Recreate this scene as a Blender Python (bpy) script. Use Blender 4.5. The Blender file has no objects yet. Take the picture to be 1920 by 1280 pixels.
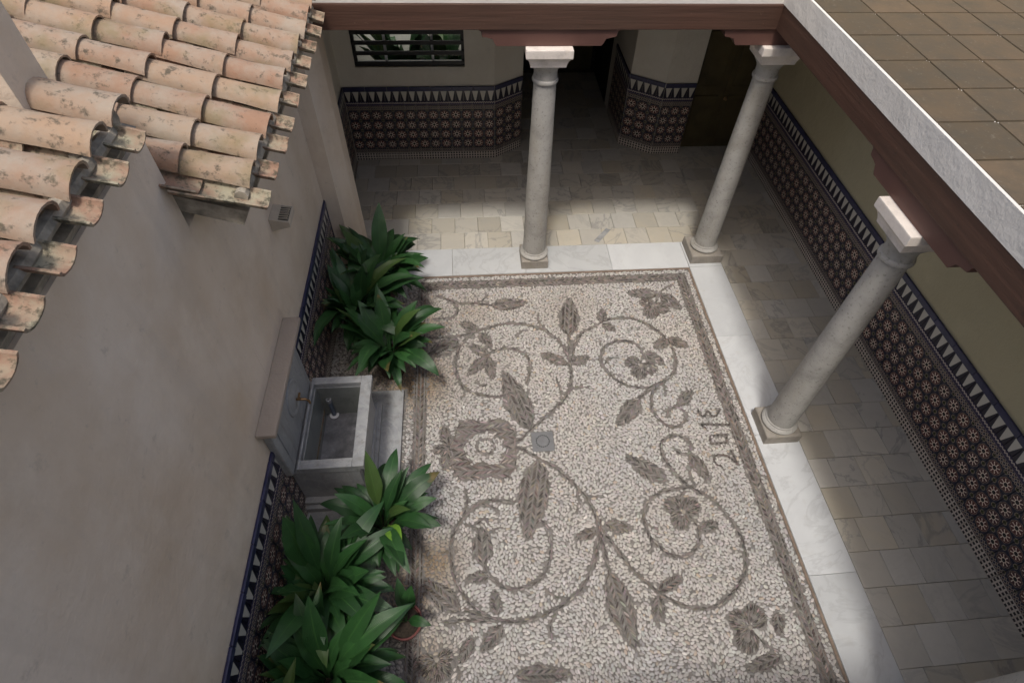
import bpy, bmesh, math, random
import numpy as np
from mathutils import Vector, Matrix, kdtree, noise
R=math.radians; PI=math.pi
random.seed(7); rng=np.random.default_rng(11)
sc=bpy.context.scene
# ------------------------------------------------------------------ camera
cam_d=bpy.data.cameras.new('camera'); cam=bpy.data.objects.new('camera',cam_d); sc.collection.objects.link(cam)
AX=np.array([[0.99571979,-0.04485224,0.08081079],[-0.08585172,-0.77266549,0.62898134],[0.03422848,-0.63322691,-0.77320895]])
m=Matrix(((AX[0,0],-AX[0,1],-AX[0,2],0),(AX[1,0],-AX[1,1],-AX[1,2],0),(AX[2,0],-AX[2,1],-AX[2,2],5.0),(0,0,0,1)))
cam.matrix_world=m
cam_d.sensor_width=36; cam_d.lens=1084.3/1920*36; cam_d.shift_x=-20/1920; cam_d.clip_end=200; cam_d.clip_start=.05
sc.camera=cam
# ------------------------------------------------------------------ sky, sun, exposure
SUN_EL=67.0; SUN_AZ=200.0   # the sun stands high behind the camera (towards -y)
w=bpy.data.worlds.new('World'); sc.world=w; w.use_nodes=True
nt=w.node_tree; nt.nodes.clear()
sky=nt.nodes.new('ShaderNodeTexSky'); sky.sky_type='NISHITA'; sky.sun_disc=False
sky.sun_elevation=R(SUN_EL); sky.sun_rotation=R(SUN_AZ); sky.air_density=1.0; sky.dust_density=5.0; sky.ozone_density=.6
bg=nt.nodes.new('ShaderNodeBackground'); bg.inputs[1].default_value=.15
wo=nt.nodes.new('ShaderNodeOutputWorld'); nt.links.new(sky.outputs[0],bg.inputs[0]); nt.links.new(bg.outputs[0],wo.inputs[0])
sd=bpy.data.lights.new('sun','SUN'); sd.energy=2.0; sd.angle=R(7); sd.color=(1,.955,.89)
sun=bpy.data.objects.new('sun',sd); sc.collection.objects.link(sun)
dx,dy,dz=.33,1.175,-2.835
sun.rotation_euler=Vector((dx,dy,dz)).to_track_quat('-Z','Y').to_euler()
sc.view_settings.view_transform='Standard'; sc.view_settings.look='None'; sc.view_settings.gamma=1
sc.view_settings.use_curve_mapping=False; sc.view_settings.exposure=.04
sc.render.film_transparent=False
sc.cycles.max_bounces=8; sc.cycles.diffuse_bounces=5; sc.cycles.use_denoising=True

# ------------------------------------------------------------------ node helper
class NB:
    def __init__(s,name):
        s.m=bpy.data.materials.new(name); s.m.use_nodes=True; s.t=s.m.node_tree; s.t.nodes.clear()
        s.out=s.t.nodes.new('ShaderNodeOutputMaterial'); s.b=s.t.nodes.new('ShaderNodeBsdfPrincipled')
        s.t.links.new(s.b.outputs[0],s.out.inputs[0])
    def set(s,inp,v):
        if isinstance(v,bpy.types.NodeSocket): s.t.links.new(v,inp)
        elif isinstance(v,(tuple,list)) and len(v)==3 and inp.type=='RGBA': inp.default_value=(*v,1)
        else: inp.default_value=v
    def math(s,op,a,b=0.0,c=None,clamp=False):
        n=s.t.nodes.new('ShaderNodeMath'); n.operation=op; n.use_clamp=clamp
        s.set(n.inputs[0],a); s.set(n.inputs[1],b)
        if c is not None: s.set(n.inputs[2],c)
        return n.outputs[0]
    def mix(s,f,a,b,mode='MIX'):
        n=s.t.nodes.new('ShaderNodeMix'); n.data_type='RGBA'; n.blend_type=mode
        s.set(n.inputs[0],f); s.set(n.inputs[6],a); s.set(n.inputs[7],b); return n.outputs[2]
    def coord(s,k='Object'):
        return s.t.nodes.new('ShaderNodeTexCoord').outputs[k]
    def geo(s): return s.t.nodes.new('ShaderNodeNewGeometry').outputs['Position']
    def rnd(s): return s.t.nodes.new('ShaderNodeObjectInfo').outputs['Random']
    def attr(s,n):
        a=s.t.nodes.new('ShaderNodeAttribute'); a.attribute_name=n; return a.outputs['Color']
    def vmath(s,op,a,b):
        n=s.t.nodes.new('ShaderNodeVectorMath'); n.operation=op; s.set(n.inputs[0],a); s.set(n.inputs[1],b); return n.outputs[0]
    def comb(s,x,y,z):
        n=s.t.nodes.new('ShaderNodeCombineXYZ'); s.set(n.inputs[0],x); s.set(n.inputs[1],y); s.set(n.inputs[2],z); return n.outputs[0]
    def sep(s,v):
        n=s.t.nodes.new('ShaderNodeSeparateXYZ'); s.set(n.inputs[0],v); return n.outputs
    def noise(s,v,scale,detail=4,rough=.55,dist=0):
        n=s.t.nodes.new('ShaderNodeTexNoise'); s.set(n.inputs['Vector'],v); n.inputs['Scale'].default_value=scale
        n.inputs['Detail'].default_value=detail; n.inputs['Roughness'].default_value=rough; n.inputs['Distortion'].default_value=dist
        return n.outputs[0]
    def ramp(s,f,*st):
        n=s.t.nodes.new('ShaderNodeValToRGB'); s.set(n.inputs[0],f); e=n.color_ramp.elements
        while len(e)<len(st): e.new(.5)
        for q,(p,c) in zip(e,st):
            q.position=p; q.color=(*c,1) if isinstance(c,tuple) else (c,c,c,1)
        return n.outputs[0]
    def bump(s,h,strength=.3,dist=.01):
        n=s.t.nodes.new('ShaderNodeBump'); n.inputs['Strength'].default_value=strength; n.inputs['Distance'].default_value=dist
        s.set(n.inputs['Height'],h); s.t.links.new(n.outputs[0],s.b.inputs['Normal'])
    def done(s,col,rough=.7,metal=0.0,spec=None):
        s.set(s.b.inputs['Base Color'],col); s.set(s.b.inputs['Roughness'],rough); s.set(s.b.inputs['Metallic'],metal)
        if spec is not None: s.b.inputs['Specular IOR Level'].default_value=spec
        return s.m
def plain(name,c,rough=.6,metal=0.0,var=.25,scale=12,bump=.1):
    n=NB(name); p=n.geo(); f=n.noise(p,scale,5)
    lo=tuple(v*(1-var) for v in c); hi=tuple(min(1,v*(1+var)) for v in c)
    col=n.ramp(f,(.3,lo),(.7,hi)); n.bump(n.noise(p,scale*6,4),bump,.004)
    return n.done(col,rough,metal)
M={}
# plaster with faint trowel marks, streaks and dirt
def plaster(name,c,dirt=.35,warm=(.8,.72,.62)):
    n=NB(name); p=n.geo(); a=n.noise(p,1.3,6,.6); b=n.noise(n.vmath('MULTIPLY',p,(6,6,.7)),1.0,5,.6)
    col=n.mix(n.math('MULTIPLY',n.ramp(a,(.4,0.),(.75,1.)),dirt),c,tuple(x*y for x,y in zip(c,warm)))
    col=n.mix(n.math('MULTIPLY',n.ramp(b,(.5,0.),(.85,1.)),dirt*.7),col,tuple(x*.78 for x in c))
    sp_=n.noise(p,7,6,.75); col=n.mix(n.math('MULTIPLY',n.ramp(sp_,(.60,0.),(.68,1.)),dirt*.5),col,tuple(x*.62 for x in c))
    lt=n.noise(p,2.1,5,.65); col=n.mix(n.math('MULTIPLY',n.ramp(lt,(.55,0.),(.7,1.)),.35),col,tuple(min(.85,x*1.18) for x in c))
    h=n.math('ADD',n.noise(p,3.,5,.6),n.math('MULTIPLY',n.noise(p,45,4),.15)); n.bump(h,.6,.03)
    return n.done(col,.85)
M['plaster']=plaster('cream_plaster',(.74,.64,.53),.85)
M['coping']=plaster('brown_stained_plaster',(.36,.31,.265),.5)
M['white']=plaster('white_plaster',(.72,.70,.66),.2)
M['veil_plaster']=plaster('veil_tinted_gallery_plaster',(.50,.45,.30),.3)  # yellow-olive lens veil painted into the end wall's colour
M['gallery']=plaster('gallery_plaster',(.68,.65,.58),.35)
# stone of columns
def stone(name,c,sc_=5,spots=.5,rough=.75):
    n=NB(name); p=n.geo(); a=n.noise(p,sc_,7,.65); b=n.noise(p,sc_*9,4,.7); v=n.noise(n.vmath('MULTIPLY',p,(1,1,.45)),sc_*.55,5,.6,1.)
    col=n.ramp(a,(.25,tuple(x*.68 for x in c)),(.5,c),(.8,tuple(min(1,x*1.2) for x in c)))
    col=n.mix(n.math('MULTIPLY',n.ramp(b,(.56,0.),(.7,1.)),spots),col,tuple(x*.45 for x in c))
    col=n.mix(n.math('MULTIPLY',n.ramp(v,(.5,0.),(.72,1.)),.45),col,(c[0]*.8,c[1]*.74,c[2]*.6))
    n.bump(n.math('ADD',a,n.math('MULTIPLY',b,.35)),.4,.008); return n.done(col,rough)
M['column']=stone('grey_marble_column',(.38,.37,.345),4.2,.85)
M['capital']=stone('pale_capital_stone',(.72,.66,.60),6,.25)
M['plinth']=stone('plinth_stone',(.30,.275,.24),6,.5)
n=NB('basin_stone'); p=n.geo(); a=n.noise(p,3.5,7,.65,.8); v=n.noise(p,2.2,5,.6,2.2); b=n.noise(p,40,4,.7); dr_=n.noise(n.vmath('MULTIPLY',p,(9,9,1.2)),1.5,5,.6)
col=n.ramp(a,(.25,(.21,.22,.23)),(.5,(.31,.32,.33)),(.8,(.40,.40,.40)))
vn=n.ramp(n.math('ABSOLUTE',n.math('SUBTRACT',v,.5)),(0.,1.),(.03,0.)); col=n.mix(n.math('MULTIPLY',vn,.4),col,(.45,.45,.44))
col=n.mix(n.math('MULTIPLY',n.ramp(dr_,(.5,0.),(.72,1.)),.5),col,(.15,.14,.11)); col=n.mix(n.math('MULTIPLY',n.ramp(b,(.6,0.),(.72,1.)),.35),col,(.1,.1,.09))
n.bump(n.math('ADD',a,n.math('MULTIPLY',b,.3)),.35,.006); M['basin']=n.done(col,n.math('ADD',.38,n.math('MULTIPLY',a,.3)))
M['basin_in']=stone('wet_basin_stone',(.21,.225,.215),5,.5,.35)
# marble slabs: object random shifts colour and veining
def marble(name,base,warm,vein=.55,rough=.32):
    n=NB(name); r=n.rnd(); off=n.comb(n.math('MULTIPLY',r,37.),n.math('MULTIPLY',r,91.),n.math('MULTIPLY',r,13.))
    p=n.vmath('ADD',n.geo(),off)
    f=n.noise(p,2.6,6,.6,1.2); g=n.noise(p,1.1,5,.6,2.4); d=n.noise(p,9,5,.65)
    col=n.mix(n.math('FRACT',n.math('MULTIPLY',r,17.3)),base,warm)
    col=n.mix(n.ramp(f,(.35,0.),(.75,.6)),col,tuple(x*.8 for x in base))
    vn=n.math('ABSOLUTE',n.math('SUBTRACT',g,.5)); vn=n.ramp(vn,(0.,1.),(.035,0.))
    has=n.ramp(n.math('FRACT',n.math('MULTIPLY',r,5.7)),(.3,.15),(.6,1.))
    col=n.mix(n.math('MULTIPLY',n.math('MULTIPLY',vn,has),vein),col,(.24,.24,.24))
    br=n.math('ADD',.80,n.math('MULTIPLY',n.math('FRACT',n.math('MULTIPLY',r,53.1)),.22))
    col=n.mix(1.0,col,n.comb(br,br,br),'MULTIPLY')
    col=n.mix(n.math('MULTIPLY',n.ramp(d,(.55,0.),(.8,1.)),.25),col,(.34,.31,.25))
    n.bump(d,.06,.003); return n.done(col,n.math('ADD',rough,n.math('MULTIPLY',d,.25)))
M['marble_tile']=marble('cream_marble_tile',(.60,.585,.54),(.52,.47,.37))
M['marble_slab']=marble('white_marble_slab',(.66,.68,.70),(.62,.64,.64),.22)
M['joint']=plain('tile_joint',(.26,.235,.19),.9)
M['mortar']=plain('mosaic_mortar',(.18,.168,.155),.95,0,.3,25,.5)
M['edging']=plain('brown_edging_stone',(.20,.15,.115),.8)
# pebbles
def pebble(name,a,b,rough):
    n=NB(name); c=n.attr('tint'); p=n.geo(); f=n.noise(p,.9,4,.6,.5); g=n.noise(p,140,3)
    col=n.mix(1.,c,n.ramp(f,(.32,a),(.68,b)),'MULTIPLY'); col=n.mix(n.math('MULTIPLY',n.ramp(g,(.5,0.),(.8,1.)),.25),col,(.2,.17,.14))
    return n.done(col,rough)
M['pebble']=pebble('white_pebbles',(1,.975,.94),(.95,.975,1.),.5)
M['slate']=pebble('dark_pebbles',(1,.9,.84),(.92,.93,.96),.5)
# paint
def beampaint(name,c,stretch):
    n=NB(name); p=n.geo(); g=n.noise(n.vmath('MULTIPLY',p,stretch),3.,6,.65); f=n.noise(p,.8,4); s_=n.noise(p,22,5,.7); k=n.noise(p,5,6,.75)
    col=n.ramp(g,(.25,tuple(v*.62 for v in c)),(.5,c),(.75,tuple(v*1.3 for v in c))); col=n.mix(n.math('MULTIPLY',n.ramp(f,(.4,0.),(.7,1.)),.35),col,(c[0]*.9,c[1]*1.15,c[2]*1.1))
    col=n.mix(n.math('MULTIPLY',n.ramp(s_,(.66,0.),(.70,1.)),.5),col,(.22,.16,.12)); col=n.mix(n.math('MULTIPLY',n.ramp(k,(.60,0.),(.70,1.)),.6),col,(.028,.018,.014))
    n.bump(g,.5,.012); return n.done(col,n.math('ADD',.4,n.math('MULTIPLY',f,.3)))
M['beam']=beampaint('brown_beam_paint',(.082,.040,.027),(.35,9,9)); M['beam_y']=beampaint('brown_side_beam_paint',(.082,.040,.027),(9,.35,9))
n=NB('red_brown_bracket_paint'); p=n.geo(); f=n.noise(p,3,5)
M['bracket']=n.done(n.ramp(f,(.3,(.105,.050,.040)),(.7,(.135,.066,.052))),.55)
M['wood']=plain('veil_tinted_dark_wood',(.085,.066,.028),.5,0,.3,4)  # olive cast in the wood colour imitates the yellow lens veil
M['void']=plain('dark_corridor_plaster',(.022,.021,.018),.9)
M['ceiling']=plain('dark_ceiling_boards',(.12,.08,.05),.7)
M['grille']=plain('black_iron',(.012,.012,.014),.4,0)
M['brass']=plain('aged_brass',(.30,.19,.10),.42,.9,.3,40)
M['drain']=plain('grey_drain_plate',(.19,.195,.20),.5,.2,.12,20)
M['black']=plain('black_void',(.01,.01,.01),.8)
M['lampbox']=plain('beige_lamp_body',(.50,.44,.36),.6,0,.1)
M['lampgrid']=plain('dark_lamp_grid',(.07,.065,.05),.5)
M['pipe']=plain('blue_grey_pipe',(.10,.13,.18),.3)
M['white_pl']=plain('white_plastic',(.7,.72,.75),.4)
n=NB('window_glass'); M['glass']=n.done((.85,.9,.88),.0); n.b.inputs['Transmission Weight'].default_value=1.; n.b.inputs['IOR'].default_value=1.45
n=NB('basin_water'); p=n.geo(); f=n.noise(p,9,6,.7); n.bump(n.noise(p,14,3),.10,.01)
M['water']=n.done(n.ramp(f,(.35,(.12,.125,.135)),(.6,(.21,.215,.235)),(.78,(.36,.37,.40))),.10)  # pale greys in the colour stand in for the water's reflection
# roof clay
n=NB('weathered_roof_clay'); r=n.rnd(); off=n.comb(n.math('MULTIPLY',r,37.),n.math('MULTIPLY',r,11.),0.); p=n.vmath('ADD',n.geo(),off)
a=n.noise(p,5,6,.65); b=n.noise(p,17,6,.7); c_=n.noise(p,3,5,.6)
col=n.mix(n.math('FRACT',n.math('MULTIPLY',r,9.7)),(.32,.19,.125),(.39,.275,.185))
col=n.mix(n.ramp(a,(.38,0.),(.66,.85)),col,(.36,.31,.25))
col=n.mix(n.math('MULTIPLY',n.ramp(b,(.55,0.),(.66,1.)),.85),col,(.075,.066,.048))
col=n.mix(n.math('MULTIPLY',n.ramp(c_,(.55,0.),(.68,1.)),.6),col,(.22,.18,.09))
n.bump(b,.6,.01); M['clay']=n.done(col,.9)
n=NB('lichened_under_tile_clay'); r=n.rnd(); p=n.vmath('ADD',n.geo(),n.comb(n.math('MULTIPLY',r,37.),0.,0.)); a=n.noise(p,6,6,.65); b=n.noise(p,22,6,.7)
col=n.mix(n.ramp(a,(.4,0.),(.6,1.)),(.32,.20,.14),(.36,.33,.24)); col=n.mix(n.ramp(b,(.5,0.),(.62,.85)),col,(.07,.065,.045))
n.bump(b,.6,.01); M['clay_low']=n.done(col,.95)
M['roofmortar']=plain('roof_mortar',(.30,.27,.22),.95,0,.5,14,.6)
n=NB('ochre_terrace_clay'); r=n.rnd(); p=n.geo(); f=n.noise(p,4,6,.7); g=n.noise(p,30,4,.7)
col=n.mix(r,(.085,.062,.034),(.135,.095,.055)); col=n.mix(n.ramp(f,(.4,0.),(.7,.7)),col,(.06,.055,.04)); col=n.mix(n.math('MULTIPLY',n.ramp(g,(.6,0.),(.7,1.)),.4),col,(.2,.18,.14)); n.bump(g,.3,.004); M['terrace']=n.done(col,.75)
# leaves
def leafmat(name,c1,c2):
    n=NB(name); uv=n.coord('UV'); x,y,_=n.sep(uv)[:3]; r=n.rnd()
    v=n.math('SINE',n.math('MULTIPLY',x,95.)); mid=n.ramp(n.math('ABSOLUTE',n.math('SUBTRACT',x,.5)),(0.,1.),(.035,0.))
    f=n.noise(n.geo(),9,4)
    col=n.mix(n.math('FRACT',n.math('MULTIPLY',r,7.3)),c1,c2)
    col=n.mix(n.ramp(f,(.35,0.),(.75,.5)),col,tuple(q*.6 for q in c1))
    col=n.mix(n.math('MULTIPLY',n.ramp(v,(.3,0.),(1.,1.)),.18),col,(c2[0]*1.8,c2[1]*1.5,c2[2]*1.5))
    col=n.mix(n.math('MULTIPLY',mid,.5),col,(c2[0]*2.2,c2[1]*1.8,c2[2]*1.6))
    n.bump(n.math('ADD',v,n.math('MULTIPLY',mid,-3.)),.25,.002)
    old=n.math('GREATER_THAN',n.math('FRACT',n.math('MULTIPLY',r,31.7)),.86); tipm=n.ramp(n.math('ADD',y,n.math('MULTIPLY',n.math('SUBTRACT',f,.5),.5)),(.90,0.),(.99,1.))
    col=n.mix(n.math('MULTIPLY',tipm,old),col,(.13,.10,.035)); pale=n.math('GREATER_THAN',n.math('FRACT',n.math('MULTIPLY',r,13.3)),.9); col=n.mix(n.math('MULTIPLY',pale,.35),col,(.10,.14,.03))
    return n.done(col,n.math('ADD',.30,n.math('MULTIPLY',f,.25)))
M['leaf']=leafmat('dark_green_leaf',(.014,.048,.015),(.028,.092,.024))
M['leaf_y']=leafmat('lime_young_leaf',(.12,.26,.03),(.16,.32,.04))
M['pot']=plain('brown_plastic_pot',(.055,.028,.022),.5,0,.2)
M['pot_red']=plain('dark_red_pot',(.13,.035,.03),.45,0,.2)
M['soil']=plain('dark_potting_soil',(.03,.022,.015),.98,0,.5,60,.8)

# glazed tiles: flat print only, laid out on each tile's own UV square
def tilebase(name): 
    n=NB(name); x,y,_=n.sep(n.coord('UV'))[:3]; return n,x,y
def band(n,v,c,w_):   # 1 where |v-c|<w
    return n.math('LESS_THAN',n.math('ABSOLUTE',n.math('SUBTRACT',v,c)),w_)
def ring(n,x,y,cx,cy):
    a=n.math('SUBTRACT',x,cx); b=n.math('SUBTRACT',y,cy)
    r=n.math('SQRT',n.math('ADD',n.math('MULTIPLY',a,a),n.math('MULTIPLY',b,b))); return r,n.math('ARCTAN2',b,a)
W_=(.80,.70,.58)
n,x,y=tilebase('star_glazed_tile'); r,th=ring(n,x,y,.5,.5)
c8=n.math('COSINE',n.math('MULTIPLY',th,8.)); c16=n.math('ABSOLUTE',n.math('SINE',n.math('MULTIPLY',th,4.)))
col=n.mix(n.math('GREATER_THAN',n.rnd(),.5),(.105,.028,.026),(.070,.026,.030))
col=n.mix(n.math('GREATER_THAN',r,.42),col,(.026,.030,.052))
sp=n.math('MULTIPLY',n.math('LESS_THAN',c16,.42),n.math('MULTIPLY',n.math('GREATER_THAN',r,.15),n.math('LESS_THAN',r,.34)))
col=n.mix(sp,col,W_)
s2=n.math('ADD',.165,n.math('MULTIPLY',c8,.02)); col=n.mix(n.math('LESS_THAN',r,s2),col,W_)
col=n.mix(n.math('LESS_THAN',r,.115),col,(.006,.006,.008))
s1=n.math('ADD',.40,n.math('MULTIPLY',c8,.035)); col=n.mix(band(n,n.math('SUBTRACT',r,s1),0.,.012),col,(.30,.24,.18))
for cx,cy in ((0,0),(1,0),(0,1),(1,1)):
    r2,t2=ring(n,x,y,cx,cy); col=n.mix(n.math('LESS_THAN',r2,.11),col,(.06,.07,.03)); col=n.mix(band(n,r2,.13,.018),col,(.34,.28,.2))
M['star']=n.done(col,.42)
n,x,y=tilebase('checker_border_tile')
fx=n.math('FRACT',n.math('MULTIPLY',x,4.)); fy=n.math('FRACT',n.math('MULTIPLY',y,3.))
a=n.math('LESS_THAN',n.math('ABSOLUTE',n.math('SUBTRACT',fx,.5)),.31); b=n.math('LESS_THAN',n.math('ABSOLUTE',n.math('SUBTRACT',fy,.5)),.31)
M['check']=n.done(n.mix(n.math('MULTIPLY',a,b),(.60,.54,.47),(.022,.016,.018)),.45)
n,x,y=tilebase('lace_border_tile'); 
fx=n.math('ABSOLUTE',n.math('SUBTRACT',n.math('FRACT',n.math('MULTIPLY',x,5.)),.5)); fy=n.math('ABSOLUTE',n.math('SUBTRACT',n.math('FRACT',n.math('MULTIPLY',y,2.)),.5))
d=n.math('ADD',fx,fy); M['lace']=n.done(n.mix(band(n,d,.42,.09),n.mix(n.math('GREATER_THAN',d,.5),(.05,.02,.02),(.03,.03,.055)),(.48,.41,.33)),.45)
n,x,y=tilebase('chevron_border_tile')
fx=n.math('ABSOLUTE',n.math('SUBTRACT',n.math('FRACT',n.math('MULTIPLY',x,5.)),.5)); z_=n.math('ADD',y,n.math('MULTIPLY',fx,.5))
col=n.mix(band(n,z_,.78,.10),(.03,.024,.07),(.5,.44,.38)); col=n.mix(band(n,y,.08,.05),col,(.25,.2,.2)); M['chev']=n.done(col,.45)
n,x,y=tilebase('merlon_frieze_tile')
fx=n.math('ABSOLUTE',n.math('SUBTRACT',x,.5))
fl=n.math('FLOOR',n.math('MULTIPLY',y,4.)); w1=n.math('ADD',.07,n.math('MULTIPLY',y,.33))
inside=n.math('MULTIPLY',n.math('LESS_THAN',fx,w1),n.math('GREATER_THAN',y,.04))
M['merlon']=n.done(n.mix(inside,(.016,.014,.03),(.56,.54,.48)),.4)
n=NB('cobalt_trim'); p=n.geo(); M['cobalt']=n.done(n.ramp(n.noise(p,8,3),(.3,(.022,.024,.066)),(.7,(.042,.044,.105))),.3)

# ------------------------------------------------------------------ mesh helpers
def link(o,parent=None):
    sc.collection.objects.link(o)
    if parent is not None: o.parent=parent
    return o
def empty(name,loc=(0,0,0),rz=0):
    o=bpy.data.objects.new(name,None); o.location=loc; o.rotation_euler=(0,0,rz); o.empty_display_size=.1; return link(o)
def tag(o,label=None,cat=None,group=None,kind=None):
    if label: o['label']=label
    if cat: o['category']=cat
    if group: o['group']=group
    if kind: o['kind']=kind
    return o
class MB:
    def __init__(s): s.v=[]; s.f=[]; s.uv=None
    def add(s,v,f):
        k=len(s.v); s.v+= [tuple(q) for q in v]; s.f+=[tuple(i+k for i in q) for q in f]; return s
    def box(s,x0,x1,y0,y1,z0,z1):
        return s.add([(x0,y0,z0),(x1,y0,z0),(x1,y1,z0),(x0,y1,z0),(x0,y0,z1),(x1,y0,z1),(x1,y1,z1),(x0,y1,z1)],
            [(3,2,1,0),(4,5,6,7),(0,1,5,4),(1,2,6,5),(2,3,7,6),(3,0,4,7)])
    def prism(s,poly,z0,z1):
        n=len(poly); v=[(x,y,z0) for x,y in poly]+[(x,y,z1) for x,y in poly]
        return s.add(v,[tuple(range(n-1,-1,-1)),tuple(range(n,2*n))]+[(i,(i+1)%n,n+(i+1)%n,n+i) for i in range(n)])
    def lathe(s,prof,n=32,c=(0,0,0),caps=True):
        v=[];f=[]
        for r,z in prof:
            for k in range(n): a=2*PI*k/n; v.append((c[0]+r*math.cos(a),c[1]+r*math.sin(a),c[2]+z))
        for i in range(len(prof)-1):
            for k in range(n): f.append((i*n+k,i*n+(k+1)%n,(i+1)*n+(k+1)%n,(i+1)*n+k))
        if caps:
            f.append(tuple(range(n-1,-1,-1))); f.append(tuple((len(prof)-1)*n+k for k in range(n)))
        return s.add(v,f)
    def squareprof(s,prof,c=(0,0),close=True):   # stacked squares (half-size,z)
        v=[];f=[]
        for h,z in prof: v+=[(c[0]-h,c[1]-h,z),(c[0]+h,c[1]-h,z),(c[0]+h,c[1]+h,z),(c[0]-h,c[1]+h,z)]
        for i in range(len(prof)-1):
            for k in range(4): f.append((i*4+k,i*4+(k+1)%4,i*4+4+(k+1)%4,i*4+4+k))
        f.append((3,2,1,0)); t=(len(prof)-1)*4; f.append((t,t+1,t+2,t+3)); return s.add(v,f)
    def tube(s,pts,r,n=8):
        v=[];f=[];P=[Vector(p) for p in pts]
        for i,p in enumerate(P):
            t=(P[min(i+1,len(P)-1)]-P[max(i-1,0)]).normalized(); a=t.orthogonal().normalized() if abs(t.z)>.9 else t.cross(Vector((0,0,1))).normalized(); b=t.cross(a)
            rr=r[i] if isinstance(r,(list,tuple)) else r
            for k in range(n): q=2*PI*k/n; v.append(tuple(p+a*math.cos(q)*rr+b*math.sin(q)*rr))
        for i in range(len(P)-1):
            for k in range(n): f.append((i*n+k,i*n+(k+1)%n,(i+1)*n+(k+1)%n,(i+1)*n+k))
        f.append(tuple(range(n-1,-1,-1))); f.append(tuple((len(P)-1)*n+k for k in range(n))); return s.add(v,f)
    def mesh(s,name,mat,smooth=False,bevel=0,fix=True):
        me=bpy.data.meshes.new(name); me.from_pydata(s.v,[],s.f)
        if fix or bevel:
            b=bmesh.new(); b.from_mesh(me); bmesh.ops.recalc_face_normals(b,faces=b.faces)
            if bevel: bmesh.ops.bevel(b,geom=[e for e in b.edges if e.is_manifold and e.calc_face_angle(0)>.6],offset=bevel,segments=2,affect='EDGES',profile=.6)
            b.to_mesh(me); b.free()
        me.materials.append(mat)
        if smooth:
            me.polygons.foreach_set('use_smooth',[True]*len(me.polygons)); me.update()
            try: me.set_sharp_from_angle(angle=R(38))
            except Exception: pass
        return me
    def obj(s,name,mat,parent=None,smooth=False,bevel=0):
        return link(bpy.data.objects.new(name,s.mesh(name,mat,smooth,bevel)),parent)
def inst(name,me,parent,loc,rot=(0,0,0),scl=(1,1,1)):
    o=bpy.data.objects.new(name,me); o.location=loc; o.rotation_euler=rot; o.scale=scl; return link(o,parent)
def jit(a): return random.uniform(-a,a)
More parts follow.
